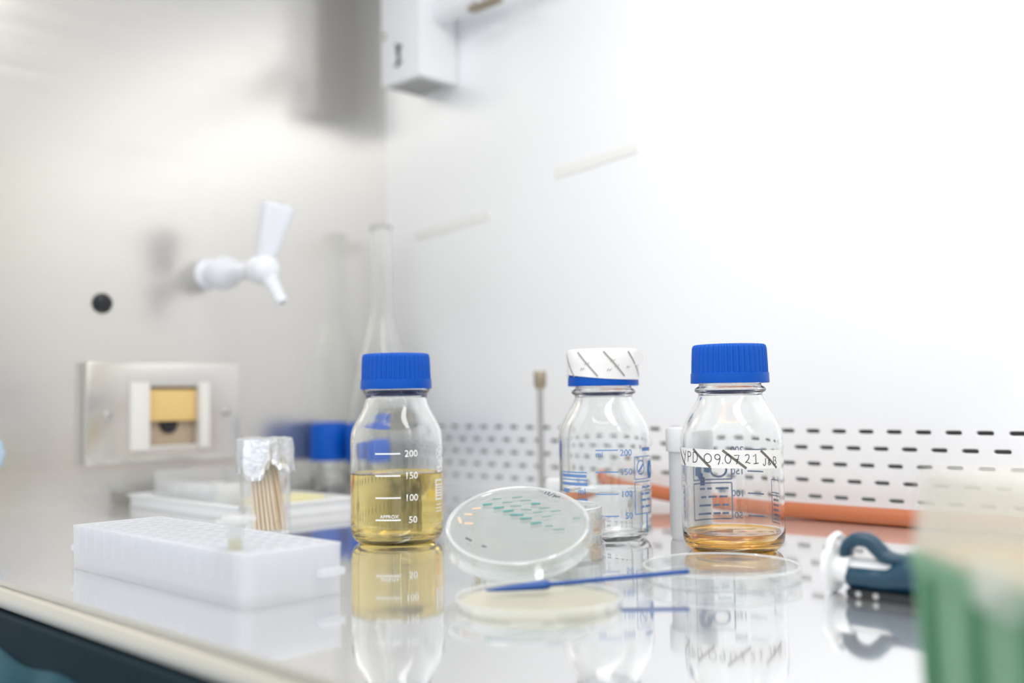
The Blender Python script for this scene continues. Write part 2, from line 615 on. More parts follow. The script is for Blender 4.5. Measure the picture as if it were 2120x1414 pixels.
for y in (-0.0665, 0.0695):
    b = lathe([(0, 0.0095), (0.0045, 0.0095), (0.0045, 0.0160), (0.0030, 0.0172), (0, 0.0174)], 20, xf=Matrix.Translation((0, y, -0.002)) @ toX)
    box(b, 0.0172, 0.0178, y - 0.003, y + 0.003, -0.0024, -0.0016)
    obj('screw', b, GREY, t, 40)

# lamp bracket box with ultraviolet tube on the back wall
t = thing('lamp_bracket', 'white box bracket hanging high in the back left corner', 'bracket', (-0.9555, 0.829, 0.4915))
obj('housing', box(bmesh.new(), -0.0365, 0.0365, -0.031, 0.0305, 0, 0.30, 0.003), WHITE, t, 40)
b = bmesh.new()
for k in range(6):
    box(b, -0.028 + 0.0098 * k, -0.0225 + 0.0098 * k, -0.024, 0.024, -0.0012, 0.0008)
obj('bottom_vent', b, GREY, t)
b = bmesh.new()
ribbon(b, dense((-0.0020, 0.0435), (-0.0032, 0.0350), 4), 0.007)
ribbon(b, dense((-0.0010, 0.0350), (-0.0036, 0.0190), 4), 0.0042)
ribbon(b, dense((-0.0085, 0.0470), (0.0050, 0.0420), 4), 0.0022)
ribbon(b, dense((-0.0100, 0.0205), (0.0040, 0.0240), 4), 0.0020)
for v in b.verts:
    v.co.y = -0.0312
r = bmesh.ops.extrude_face_region(b, geom=b.faces[:])
for v in [g for g in r['geom'] if isinstance(g, bmesh.types.BMVert)]:
    v.co.y = -0.0322
obj('warning_mark', b, BLACKP, t)['label'] = 'small dark warning mark on the white face'
b = lathe([(0, 0), (0.0055, 0), (0.0050, 0.0015), (0, 0.002)], 20, xf=Matrix.Translation((-0.0345 + 0.004, -0.0311, 0.062)) @ Matrix.Rotation(math.pi / 2, 4, 'X'))
obj('cover_screw', b, GREY, t, 40)
t = thing('lamp_tube', 'slim lamp tube with white socket running along the top of the back wall', 'lamp', (-0.919, 0.829, 0.574))
obj('lamp_socket', lathe(smooth_prof([(0, 0), (0.011, 0), (0.0140, 0.004), (0.0140, 0.070), (0.0120, 0.076), (0, 0.077)], 2), 32, xf=toX), WHITE, t, 40)
obj('tube_clip', box(bmesh.new(), 0.066, 0.114, -0.015, -0.004, -0.0205, -0.0145, 0.0015), BRASS, t, 40)['label'] = 'brown metal clip under the tube'
obj('glass_tube', lathe([(0, 0.077), (0.0075, 0.077), (0.0080, 0.080), (0.0080, 0.78), (0.0075, 0.783), (0, 0.783)], 28, xf=toX), film('frosted_lamp_glass', haze=0.5, hazecol=(0.95, 0.95, 0.95), edge=0.4), t, 40)

# two faint reflections in the back wall, modelled as thin pale strips
for x0, z0, x1, z1, lab in ((-1.0024, 0.314, -0.8664, 0.3238, 'faint reflection drawn as a pale strip on the back wall, lower one above the flask'),
                            (-0.7621, 0.3561, -0.6475, 0.3654, 'faint reflection drawn as a pale strip on the back wall, upper one above the taped bottle')):
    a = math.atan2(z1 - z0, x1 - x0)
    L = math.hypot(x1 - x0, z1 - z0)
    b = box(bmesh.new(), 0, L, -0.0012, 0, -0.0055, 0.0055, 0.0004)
    o = obj('wall_reflection', b, REFLECT)
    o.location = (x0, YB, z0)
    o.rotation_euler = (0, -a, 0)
    tag(o, lab, 'strip', 'painted reflections on the back wall')

# steel post in front of the back wall
t = thing('steel_post', 'thin steel post with a knurled head by the perforated back wall', 'post', (-0.7355, 0.80, 0))
obj('post_base', lathe([(0, 0), (0.014, 0), (0.014, 0.003), (0.006, 0.006), (0, 0.006)], 28), GREY, t, 40)
obj('post_rod', lathe([(0, 0.005), (0.0032, 0.005), (0.0032, 0.119), (0, 0.119)], 20), GREY, t, 40)
obj('post_head', lathe([(0, 0.1165), (0.0045, 0.1165), (0.0062, 0.120), (0.0062, 0.1335), (0.0055, 0.1345), (0, 0.1345)], 36, mod=lambda i, j, r, z: r * (1 + 0.04 * (i % 2))), BRASS, t, 50)

# orange hose
hp = curve_pts([(-0.688, 0.838, 0.0262), (-0.671, 0.832, 0.0205), (-0.600, 0.822, 0.0135), (-0.53, 0.816, 0.0088), (-0.4564, 0.815, 0.0072), (-0.3644, 0.815, 0.0070), (-0.20, 0.818, 0.0070), (0.0, 0.82, 0.0070), (0.2, 0.81, 0.0070)], 8)
o = obj('rubber_hose', sweep(hp, 0.0070, 20), HOSE, None, 50)
tag(o, 'orange rubber hose lying along the foot of the perforated back wall', 'hose')

# ------------------------------------------------------------------ glass bottles
def scaled(p):
    return [(r * 0.001, z * 0.001) for r, z in p]


OUT_A = [(0, 1.6), (18, 1.3), (23, 0.2), (25.5, 0), (28.5, 0.5), (31.8, 2.6), (34.0, 6.2), (34.9, 11), (35, 18), (35, 40), (35, 62), (35, 74), (34.7, 79.5), (33.4, 85.2), (30.6, 91), (27, 97), (24.2, 101.6), (22.6, 105), (22.0, 107.2), (22.3, 108.6), (24.0, 109.5), (24.6, 110.8), (24.0, 112.2), (22.2, 113.2), (21.3, 114.8), (20.9, 120), (20.6, 139.5)]
IN_A = [(18.0, 139.5), (18.2, 120), (19.0, 111), (20.0, 105), (21.9, 100.6), (24.8, 95.8), (28.3, 90), (31.0, 84.4), (32.3, 79), (32.7, 73.5), (32.8, 62), (32.8, 40), (32.8, 18), (32.5, 12.5), (31.2, 8.6), (29.0, 6.3), (25.5, 5.2), (15, 5.4), (0, 5.6)]
OUT_B = OUT_A[:11] + [(35, 73), (34.8, 79), (33.9, 84.5), (31.8, 89.5), (29.2, 94), (26.8, 98.2), (25.0, 102.2), (24.0, 106.5), (23.6, 110), (24.3, 112.3), (25.4, 113.3), (25.4, 115.2), (24, 116.0), (21.4, 117), (20.6, 139.5)]
IN_B = [(18.0, 139.5), (18.4, 120), (20.2, 112), (21.4, 106), (22.7, 101.6), (24.6, 97.4), (27.0, 93.0), (29.5, 88.5), (31.4, 83.6), (32.4, 78.5), (32.8, 72.5), (32.8, 62), (32.8, 40), (32.8, 18), (32.5, 12.5), (31.2, 8.6), (29.0, 6.3), (25.5, 5.2), (15, 5.4), (0, 5.6)]


def inner_r(inn, z):
    for (r0, z0), (r1, z1) in zip(inn, inn[1:]):
        if z1 <= z <= z0 and z0 > z1:
            return r1 + (r0 - r1) * (z - z1) / (z0 - z1)
    return inn[0][0]


def liquid_prof(inn, level):
    lo = [p for p in inn if p[1] <= level - 0.5]
    pr = [(0, level), (inner_r(inn, level) * 0.93, level), (inner_r(inn, level) - 0.6, level + 0.25), (inner_r(inn, level + 0.8) + 0.12, level + 1.0)]
    pr += [(r + 0.12 if r > 0 else 0, z - 0.12) for r, z in lo]
    return scaled(pr)


def cap_bm(z0=115.4):
    N = 42
    n = N * 8
    def mod(i, j, r, z):
        if 5 <= j <= 10:
            ph = (i % 8)
            ridge = (0.0, 0.15, 0.75, 1.0, 1.0, 0.75, 0.15, 0.0)[ph]
            return r - 0.0009 + 0.0011 * ridge
        return r
    pr = [(24.6, 0.6), (24.9, 0), (26.9, 0), (27.1, 0.7), (26.9, 7.0), (26.25, 7.3), (26.1, 12), (25.8, 20), (25.5, 24.2), (25.0, 26.0), (24.0, 26.8), (22.6, 26.9), (21.8, 26.4), (0, 26.4), (0, 23.8), (22.8, 23.6), (23.0, 20), (23.0, 4)]
    return lathe([(r * 0.001, (z + z0) * 0.001) for r, z in pr], n, True, mod=mod)


def make_bottle(name, label, x, y, outer, inner, level, liq, group, rz=None):
    t = thing(name, label, 'bottle', (x, y, 0), face_cam(x, y) if rz is None else rz, group)
    obj('glass_body', lathe(scaled(smooth_prof(outer, 2)) + scaled(smooth_prof(inner, 2)), 128), GLASS, t, 60)
    obj('liquid', lathe(liquid_prof(inner, level), 128), liq, t, 50)
    c = obj('screw_cap', cap_bm(), BLUE, t, 35)
    return t, c


# --- bottle with yellow broth, white print
GB = 'blue-capped glass bottles on the worktop'
t, cap = make_bottle('reagent_bottle', 'glass bottle two thirds full of yellow broth with white graduations', -0.6166, 0.5082, OUT_B, IN_B, 51.5, BROTH, GB)
RP = 0.03512
b = bmesh.new()
for z, s in ((68, '200'), (52, '150'), (36, '100'), (20, '50')):
    ribbon(b, dense(mm(-16.3, z), mm(2.6, z)), 0.0011)
    text_bm(b, s, 0.0068, (5.6 if len(s) == 3 else 8.2) * 0.001, (z - 2.4) * 0.001)
text_bm(b, 'APPROX', 0.0036, -0.0128, 0.0212)
# round emblem, two lines and a square panel at the right
ribbon(b, arc(0.0395, 0.0665, 0.0045, 0.0052, 0, 360, 24), 0.0009)
ribbon(b, dense(mm(36.5, 69), mm(42.5, 64), 6), 0.0010)
ribbon(b, dense(mm(36.5, 64), mm(42.5, 69), 6), 0.0010)
ribbon(b, dense(mm(39.5, 71.5), mm(39.5, 61.8), 6), 0.0008)
for z, xa, xb in ((56.5, 35, 43), (53.5, 36, 42)):
    ribbon(b, dense(mm(xa, z), mm(xb, z), 6), 0.0018)
for a_, c_ in ((mm(33, 47), mm(44, 47)), (mm(33, 33), mm(44, 33))):
    ribbon(b, dense(a_, c_, 8), 0.0012)
for a_, c_ in ((mm(33.5, 47), mm(33.5, 33)), (mm(43.5, 47), mm(43.5, 33))):
    ribbon(b, dense(a_, c_, 4), 0.0012)
for z in (35.5, 37.5, 39.5, 41.5, 43.5):
    ribbon(b, dense(mm(34.2, z), mm(42.8, z), 8), 0.00115)
for z in (29, 26.5, 24):
    ribbon(b, dense(mm(34, z), mm(42.5, z), 8), 0.0007)
wrap(b, RP, 0, 0.00006)
obj('white_print', b, INKW, t)['label'] = 'white graduation lines and numbers 50 to 200'

# --- middle bottle with water, cap wrapped in striped tape
t, cap = make_bottle('reagent_bottle', 'glass bottle of clear water with striped white tape round its blue cap', -0.5056, 0.6215, OUT_A, IN_A, 36.5, WATER, GB)
b = bmesh.new()
for z, s in ((68, '200'), (52, '150'), (36, '100'), (20, '50')):
    ribbon(b, dense(mm(-6.8, z), mm(9.9, z)), 0.0009)
    text_bm(b, s, 0.0066, (11.3 if len(s) == 3 else 14.5) * 0.001, (z - (4.2 if s == '200' else 2.2)) * 0.001)
text_bm(b, 'ml', 0.0058, -0.0068, 0.0632)
# framed emblem panel and framed text panel at the right
for x0, x1, z0, z1 in ((23.5, 45, 46.0, 62.5), (23.5, 45, 20.5, 44.0)):
    for a_, c_ in (((x0, z0), (x1, z0)), ((x0, z1), (x1, z1)), ((x0, z0), (x0, z1)), ((x1, z0), (x1, z1))):
        ribbon(b, dense(mm(*a_), mm(*c_), 12), 0.0007)
ribbon(b, arc(0.0300, 0.0545, 0.0040, 0.0052, 0, 360, 24), 0.0009)
ribbon(b, dense(mm(27.5, 51.5), mm(33, 57), 6), 0.0016)
ribbon(b, dense(mm(32, 67.8), mm(44, 67.8), 8), 0.0026)
for z, xs in ((40.0, ((31, 35), (36.5, 43))), (35.0, ((30, 33), (34.5, 42))), (30.5, ((29.5, 36), (37.5, 43))), (25.5, ((29.5, 33.5), (35, 43)))):
    for xa, xb in xs:
        ribbon(b, dense(mm(xa, z), mm(xb, z), 6), 0.0015)
ribbon(b, dense(mm(37, 20), mm(37, 6), 6), 0.0018)
# text block at the left
for z, xa, xb, w_ in ((51.6, -40, -13.5, 0.0009), (49.0, -40, -14, 0.0022), (46.2, -40, -13.2, 0.0010), (43.0, -40, -13.2, 0.0022), (31.5, -22, -13.5, 0.0018)):
    ribbon(b, dense(mm(xa, z), mm(xb, z), 16), w_)
ribbon(b, dense(mm(-38, 38), mm(-30, 38), 6), 0.0030)
text_bm(b, 'ml', 0.0070, -0.0215, 0.0355)
wrap(b, RP, 0, 0.00006)
obj('blue_print', b, INKB, t)['label'] = 'blue graduation lines, numbers and framed panels'
b = ribbon(bmesh.new(), arc(0.0440, 0.0525, 0.0030, 0.0050, 0, 360, 24), 0.004)
obj('blue_emblem', wrap(b, RP, 0, 0.00006), INKC, t)['label'] = 'solid blue round emblem near the right edge'
# tape round the cap
def tape_mod(i, j, r, z):
    a = 2 * math.pi * i / 120
    return r * (1 + 0.012 * noise.noise(Vector((math.cos(a) * 3, math.sin(a) * 3, z * 120))))


b = lathe([(r * 0.001, z * 0.001) for r, z in ((27.3, 121.4), (27.6, 121.4), (27.5, 132), (27.4, 141.4), (26.2, 143.2), (23.5, 143.4), (23.5, 143.0), (26.0, 142.7), (27.0, 141.0), (27.2, 132))], 120, True, mod=tape_mod)
# lower edge slants down to the right, a loose end sticks out at the upper right
for v in b.verts:
    if v.co.z < 0.125:
        a = math.atan2(v.co.x, -v.co.y)
        v.co.z -= 0.0022 * math.sin(a) + 0.0006 * math.cos(2 * a)
P0 = [(23.5, -14.2), (26.0, -12.0), (28.6, -9.0), (30.6, -6.2)]
va = [b.verts.new((x * 0.001, y * 0.001, 0.1405 - k * 0.0004)) for k, (x, y) in enumerate(P0)]
vb = [b.verts.new((x * 0.001, y * 0.001, 0.1300 + k * 0.0012)) for k, (x, y) in enumerate(P0)]
for k in range(3):
    b.faces.new((va[k], va[k + 1], vb[k + 1], vb[k]))
tp = obj('cap_tape', b, TAPE, cap, 50)
tp['label'] = 'white autoclave tape wrapped round the cap'
b = bmesh.new()
for x0 in (-62, -41, -20.5, 0.5, 21, 42, 62):
    ribbon(b, dense(mm(x0, 141.0), mm(x0 + 16.5, 122.5), 12), 0.00125)
for x0, z0 in ((-18, 127), (-14, 131), (3, 126), (6, 133), (9, 129), (19, 128)):
    ribbon(b, [mm(x0, z0), mm(x0 + 1.2, z0 + 2.0), mm(x0 + 2.0, z0 + 0.4), mm(x0 + 3.4, z0 + 1.8)], 0.0005)
obj('tape_stripes', wrap(b, 0.02776, 0, 0.00008), mat('faded_stripe', (0.36, 0.35, 0.33), 0.7), cap)['label'] = 'thin dark diagonal stripes on the tape'

# --- right bottle with a little amber broth and the written tape label
t, cap = make_bottle('reagent_bottle', 'glass bottle with a little amber broth and a handwritten tape label', -0.397, 0.6278, OUT_A, IN_A, 12.5, AMBER, GB)
# back print, read mirrored through the glass
b = bmesh.new()
for z, s in ((68, '200'), (52, '150'), (36, '100'), (20, '50')):
    ribbon(b, dense(mm(-25, z), mm(-11.5, z)), 0.0010)
    text_bm(b, s, 0.0066, (-9.0 if len(s) == 3 else -7.5) * 0.001, (z - 2.4) * 0.001)
for x0, x1, z0, z1 in ((0.5, 34, 17.4, 43.5), (0.5, 34, 46.0, 62.0)):
    for a_, c_ in (((x0, z0), (x1, z0)), ((x0, z1), (x1, z1)), ((x0, z0), (x0, z1)), ((x1, z0), (x1, z1))):
        ribbon(b, dense(mm(*a_), mm(*c_), 16), 0.0010)
ribbon(b, arc(0.0105, 0.0530, 0.0062, 0.0052, 0, 360, 24), 0.0016)
for z, xs in ((39.5, ((3, 13), (16, 20), (22, 27))), (33.5, ((4, 10), (12, 19), (21, 26))), (27.5, ((3, 8), (9.5, 15), (17, 28))), (21.5, ((3, 8), (9.5, 15), (17, 29)))):
    for xa, xb in xs:
        ribbon(b, dense(mm(xa, z), mm(xb, z), 6), 0.0015)
# panel on the right flank
for x0, x1, z0, z1 in ((-48, -34, 17.0, 36.0), (-48, -34, 38.0, 47.0)):
    for a_, c_ in (((x0, z0), (x1, z0)), ((x0, z1), (x1, z1)), ((x0, z0), (x0, z1)), ((x1, z0), (x1, z1))):
        ribbon(b, dense(mm(*a_), mm(*c_), 10), 0.0008)
for z in (33, 29.5, 26, 22.5, 19.5):
    ribbon(b, dense(mm(-46, z), mm(-36, z), 8), 0.0016)
obj('blue_print', wrap(b, RP, math.pi, 0.00006), INKB, t)['label'] = 'blue print on the far side, seen mirrored'
b = bmesh.new()
ribbon(b, arc(0.0240, 0.0530, 0.0040, 0.0050, -95, 200, 24), 0.0052)
ribbon(b, dense(mm(29.5, 49.0), mm(29.5, 55), 4), 0.0045)
ribbon(b, dense(mm(22, 45.0), mm(26.5, 45), 4), 0.006)
obj('blue_emblem', wrap(b, RP, math.pi, 0.00006), INKC, t)['label'] = 'solid blue curled emblem on the far side'
# tape label: slightly slanted band on the front
b = bmesh.new()
NL = 60
top, bot = [], []
for k in range(NL + 1):
    x = -52 + (41.5 + 52) * k / NL
    zc = 64.6 - 0.022 * (x + 5)
    top.append(b.verts.new(mm(x, 0, zc + 6.1)))
    bot.append(b.verts.new(mm(x, 0, zc - 6.1)))
for k in range(NL):
    b.faces.new((top[k], bot[k], bot[k + 1], top[k + 1]))
tl = obj('tape_label', wrap(b, 0.03516, 0, 0.00012), TAPE, t, 30)
tl['label'] = 'white striped tape label with handwriting'
b = bmesh.new()
SL = lambda x: 64.6 - 0.022 * (x + 5)
for x0, x1 in ((-51.5, -38.5), (-28.5, -14.5), (-6, 9.5), (20, 34.5)):
    ribbon(b, dense(mm(x0, SL(x0) + 5.9), mm(x1, SL(x1) - 5.9), 14), 0.0017)
obj('label_stripes', wrap(b, 0.03530, 0, 0.00005), STRIPE, tl)['label'] = 'dark diagonal stripes of the tape'
b = bmesh.new()
PW = 0.00052


def st(x, pts, zz=0.0):
    """pen stroke: points in mm relative to the letter's left foot"""
    ribbon(b, [mm(x + p[0], SL(x) - 3.2 + zz + p[1]) for p in pts], PW)


def oval(x, cx, cz, rx, rz, a0=90, a1=450, zz=0.0):
    st(x, arc(cx, cz, rx, rz, a0, a1, 18), zz)


x = -41.5   # Y
st(x, dense((0, 7.2), (2.4, 4.0), 3)); st(x, dense((4.2, 7.4), (1.9, -0.2), 4))
x = -34.5   # P
st(x, dense((0, 7.2), (0, 0), 4)); st(x, [(0, 7.0)] + arc(1.4, 5.3, 2.0, 1.7, 80, -90, 8) + [(0.2, 3.5)])
x = -28.5   # D
st(x, dense((0, 7), (-0.4, 0), 4)); st(x, [(0, 6.9)] + arc(1.0, 3.5, 2.8, 3.4, 75, -80, 10) + [(-0.4, 0.1)])
x = -19.0   # 0
oval(x, 2.6, 3.4, 2.7, 3.0, 100, 465)
x = -11.5   # 9
oval(x, 2.0, 4.5, 1.8, 1.7); st(x, [(3.8, 4.8), (3.7, 3.0), (3.2, 1.2), (2.4, -0.6)])
x = -6.3    # dot
st(x, dense((0, 0.5), (0.6, 0.4), 2)); st(x, dense((0.3, 0.8), (0.3, 0.2), 2))
x = -4.4    # 0
oval(x, 1.9, 3.4, 1.9, 2.9)
x = 1.6     # 7
st(x, [(0, 5.8), (3.2, 6.0), (2.0, 2.5), (1.4, 0)]); st(x, dense((0.6, 3.2), (3.0, 3.3), 2))
x = 8.6     # 2
st(x, [(0.2, 5.5), (1.0, 6.4), (2.4, 6.4), (3.0, 5.2), (2.4, 3.4), (0.2, 1.0), (1.4, 1.4), (3.6, 0.6)])
x = 14.2    # 1
st(x, [(0, 5.2), (2.0, 6.8), (2.0, 0.6)]); st(x, dense((0.2, 0.4), (4.0, 0.7), 3))
x = 22.0    # J & B, smaller
st(x, [(1.8, 5.0), (1.7, 1.0), (0.9, 0), (0, 0.4), (-0.2, 1.4)], -1.0)
x = 25.6
st(x, [(2.6, 0.2), (0.6, 3.2), (1.2, 4.4), (2.0, 3.4), (0.2, 1.0), (1.0, 0), (2.8, 1.6)], -0.8)
x = 31.2
st(x, [(0, 5.2), (0.1, 0)], -0.4); st(x, [(0, 5.1)] + arc(1.0, 3.9, 1.7, 1.2, 80, -80, 6) + arc(1.0, 1.4, 2.1, 1.3, 80, -90, 6) + [(0, 0)], -0.4)
obj('handwriting', wrap(b, 0.03537, 0, 0.00004), PEN, tl)['label'] = 'pen writing YPD 09.07 21 J&B'

# ------------------------------------------------------------------ volumetric flask in the corner
t = thing('volumetric_flask', 'tall long-necked clear glass flask in the far left corner', 'flask', (-1.012, 0.812, 0))
fo = [(0, 2.5), (20, 2), (27, 0), (33, 2.5), (39, 9), (43, 22), (44.5, 42), (43.5, 66), (40.5, 95), (34.5, 128), (27, 160), (19.5, 187), (14.5, 206), (12.4, 222), (12, 240), (12, 300), (12.4, 318), (14, 322)]
fi = [(11.8, 322), (9.8, 317), (9.4, 300), (9.4, 240), (9.9, 221), (12.0, 205), (16.9, 186), (24.2, 159), (31.6, 127.4), (37.6, 94.5), (40.6, 65.6), (41.5, 42), (40.1, 22.6), (36.2, 10.4), (31.5, 5.8), (25, 4.2), (0, 5.5)]
obj('glass_body', lathe(scaled(smooth_prof(fo, 2)) + scaled(smooth_prof(fi, 2)), 72), GLASS, t, 60)
for x, y, lab in ((-0.972, 0.757, 'squat jar with tall blue lid peeking out behind the yellow broth bottle'),
                  (-1.033, 0.748, 'squat jar with tall blue lid between the left wall and the tall flask')):
    t = thing('lidded_jar', lab, 'jar', (x, y, 0), 0, 'blue-lidded jars by the tall flask')
    obj('glass_body', lathe(scaled([(0, 0.6), (18, 0), (21, 2), (21.5, 6), (21.5, 31), (19.5, 36), (19.5, 60), (17.5, 60), (17.5, 36), (19.3, 30), (19.3, 6), (17, 3.4), (0, 3.4)]), 56), GLASS, t, 50)
    obj('blue_lid', lathe(scaled([(20, 35.5), (23.6, 35.5), (24.2, 37), (24.0, 74), (22.5, 79), (17, 81.5), (0, 82), (0, 79.5), (17, 79), (20, 75)]), 72, mod=lambda i, j, r, z: r * (1 + (0.012 if i % 3 == 0 else 0)) if 2 <= j <= 3 else r), BLUE, t, 40)

# ------------------------------------------------------------------ sample pot behind the right bottle
def pot(name, label, x, y, rb, h, capr, caph, fill, cat='tube'):
    t = thing(name, label, cat, (x, y, 0), face_cam(x, y))
    obj('tube_body', lathe([(0, 0.001), (rb * 0.9, 0.0), (rb, 0.003), (rb, h - caph + 0.004), (rb - 0.0012, h - caph + 0.004), (rb - 0.0012, 0.004), (0, 0.003)], 56), TUBEP, t, 40)
    if fill:
        obj('liquid', lathe([(0, 0.0035), (rb - 0.0016, 0.0045), (rb - 0.0014, fill), (0, fill - 0.0006)], 48), film('cloudy_liquid', tint=(0.94, 0.96, 0.99), haze=0.6, hazecol=(0.93, 0.95, 0.98), edge=0.2, thru=0.2), t, 40)
    N = 72
    obj('screw_cap', lathe([(capr - 0.0015, h - caph), (capr, h - caph), (capr, h - 0.0015), (capr - 0.0012, h), (0, h), (0, h - 0.0015), (capr - 0.0022, h - 0.002)], N, True, mod=lambda i, j, r, z: r * (1 - 0.012 * (i % 2)) if j in (1, 2) else r), WHITE, t, 50)
    return t


pot('sample_tube', 'white-capped plastic sample tube standing behind the tape-labelled bottle', -0.4520, 0.6560, 0.0152, 0.083, 0.0172, 0.0175, 0.027)
pot('sample_vial', 'short white-capped vial just left of the taped-cap bottle', -0.6045, 0.6790, 0.0100, 0.0365, 0.0112, 0.010, 0.0, 'vial')

# ------------------------------------------------------------------ petri dishes
def dish_lid(parent, R, h, name='dish_lid', m=None):
    """shallow cup opening upwards"""
    return obj(name, lathe([(0, 0.0002), (R - 0.004, 0.0002), (R - 0.003, 0), (R - 0.0008, 0), (R, 0.0008), (R, h), (R - 0.0012, h), (R - 0.0012, 0.0016), (0, 0.0014)], 96), m or DISH, parent, 35)


def dish_base_inverted(parent, R, z0, z1):
    """base half upside down: closed disc on top, foot ring round it"""
    a = obj('dish_base', lathe([(0, z1 - 0.0016), (R - 0.0012, z1 - 0.0016), (R - 0.0012, z0), (R, z0), (R, z1 - 0.0005), (R - 0.0006, z1 + 0.0006), (R - 0.0018, z1 + 0.0006), (R - 0.0026, z1), (0, z1)], 96), DISH, parent, 35)
    obj('foot_ring', lathe([(R - 0.0022, z1 + 0.0002), (R - 0.0004, z1 + 0.0002), (R - 0.0002, z1 + 0.0010), (R - 0.0010, z1 + 0.0016), (R - 0.0020, z1 + 0.0012)], 96, True), DISHRIM, a, 50)
    return a


def agar(parent, R, z0, z1):
    return obj('agar', lathe([(0, z0), (R - 0.0016, z0), (R - 0.0016, z1), (0, z1)], 72), AGAR, parent, 35)


GD = 'agar dishes stacked under the tilted one'
sx0, sy0 = -0.4810, 0.5185
for k, lab in ((0, 'closed agar dish at the bottom of the small stack'), (1, 'closed agar dish on top of the small stack, under the tilted dish')):
    t = thing('petri_dish', lab, 'petri dish', (sx0 + 0.0008 * k, sy0 - 0.0006 * k, 0.0172 * k), 0.4 * k, GD)
    dish_lid(t, 0.0455, 0.0095)
    dish_base_inverted(t, 0.0432, 0.0018, 0.0160)
    agar(t, 0.0432, 0.0098, 0.0143)

# tilted dish leaning on the stack
ctr = Vector((-0.4372, 0.4536, 0.0315))
tilt = math.radians(25.0)
nrm = (Vector((0, 0, 1)) * math.cos(tilt) - FWD * math.sin(tilt) - RGT * 0.035).normalized()
ex = FWD.cross(nrm).normalized()
ey = nrm.cross(ex)
H_T = 0.0105
t = thing('petri_dish', 'tilted agar dish with teal streaks leaning on the dish stack', 'petri dish')
TM = Matrix((ex, ey, nrm)).transposed().to_4x4()
TM.translation = ctr - nrm * H_T
t.matrix_world = TM
lid_ = dish_lid(t, 0.0455, 0.0068)
obj('foot_ring', lathe([(0.0428, 0.0001), (0.0442, 0.0001), (0.0444, 0.0009), (0.0435, 0.0018), (0.0426, 0.0010)], 96, True), DISHRIM, lid_, 50)
dish_base_inverted(t, 0.0434, 0.0016, H_T)
agar(t, 0.0434, 0.0050, 0.0088)
STK = [(-21.3, 25.4, -15.4, 25.7), (-14.7, 20.6, -8.0, 21.1), (-8.8, 16.0, -2.0, 16.8), (-4.5, 11.5, 3.9, 11.1), (1.5, 6.5, 8.7, 6.7), (7.7, 0.4, 14.4, 1.4), (15.6, -3.0, 21.1, -3.2), (20.6, -7.2, 27.8, -7.6), (-15.3, 31.5, -9.5, 31.9), (-9.1, 26.8, -2.7, 26.8), (-3.7, 22.2, 2.9, 21.7), (2.3, 17.4, 9.1, 16.3), (9.6, 12.9, 15.3, 13.2), (15.0, 7.3, 20.8, 8.0), (-2.6, 32.0, 3.7, 32.7), (2.1, 27.9, 9.3, 27.9), (8.9, 23.3, 14.8, 23.3), (13.4, 17.6, 20.4, 17.5), (20.6, 13.1, 27.0, 13.7), (33.3, 3.8, 38.4, 4.4)]
mids = film('pale_teal_colony', tint=(0.6, 0.8, 0.78), haze=0.75, hazecol=(0.30, 0.52, 0.48), edge=0.2)


def colony(x0, y0, x1, y1, z, r=0.0007, head=1.5):
    n = 8
    pts = [(x0 + (x1 - x0) * k / n, y0 + (y1 - y0) * k / n, z) for k in range(n + 1)]
    pts = [(p[0] * 0.001, p[1] * 0.001, p[2]) for p in pts]
    return sweep(pts, [r * (0.6 + (head - 0.6) * math.sin(math.pi * min(1, (k + 1) / 4) / 2) * (1 - 0.5 * k / n)) for k in range(n + 1)], 8)


for k, (a0, a1, a2, a3) in enumerate(STK):
    strong = k < 6 or k == 16
    obj('colony_streak', colony(a0, a1, a2, a3, H_T - 0.0004, 0.0006 if strong else 0.0005, 1.6 if strong else 1.1), TEAL if strong else mids, t, 60)
OR = [(-27.5, 20.4, -22.3, 20.7), (-32.3, 14.5, -27.6, 13.6), (-32.1, 4.0, -26.8, 3.1), (-35.8, 11.4, -34.4, 4.2)]
b = bmesh.new()
for q in OR:
    ribbon(b, dense(mm(q[0], q[1]), mm(q[2], q[3]), 4), 0.0014)
for v in b.verts:
    v.co = Vector((v.co.x, v.co.z, H_T + 0.0002))
r = bmesh.ops.extrude_face_region(b, geom=b.faces[:])
for v in [g for g in r['geom'] if isinstance(g, bmesh.types.BMVert)]:
    v.co.z += 0.00005
obj('orange_mark', b, ORANGE_M, t)['label'] = 'faded orange marker strokes'
b = bmesh.new()
text_bm(b, '12', 0.0042, 0, 0)
ribbon(b, dense(mm(4.4, -1.6), mm(7.0, 3.6), 4), 0.0005)
text_bm(b, 'Jan', 0.0040, 0.0072, -0.0008)
rot = math.radians(-30)
for v in b.verts:
    x, z = v.co.x, v.co.z
    v.co = Vector((0.0170 + x * math.cos(rot) - z * math.sin(rot), 0.0345 + x * math.sin(rot) + z * math.cos(rot), H_T + 0.0002))
r = bmesh.ops.extrude_face_region(b, geom=b.faces[:])
for v in [g for g in r['geom'] if isinstance(g, bmesh.types.BMVert)]:
    v.co.z += 0.00005
obj('pen_writing', b, PEN, t)['label'] = 'small pen date on the dish'
for q in ((-31.1, -12.1, -27.5, -15.6), (-21.6, -21.5, -19.0, -22.9)):
    b = ribbon(bmesh.new(), dense(mm(q[0], q[1]), mm(q[2], q[3]), 4), 0.0011)
    for v in b.verts:
        v.co = Vector((v.co.x, v.co.z, H_T + 0.0002))
    r = bmesh.ops.extrude_face_region(b, geom=b.faces[:])
    for v in [g for g in r['geom'] if isinstance(g, bmesh.types.BMVert)]:
        v.co.z += 0.00005
    obj('pen_mark', b, PEN, t)

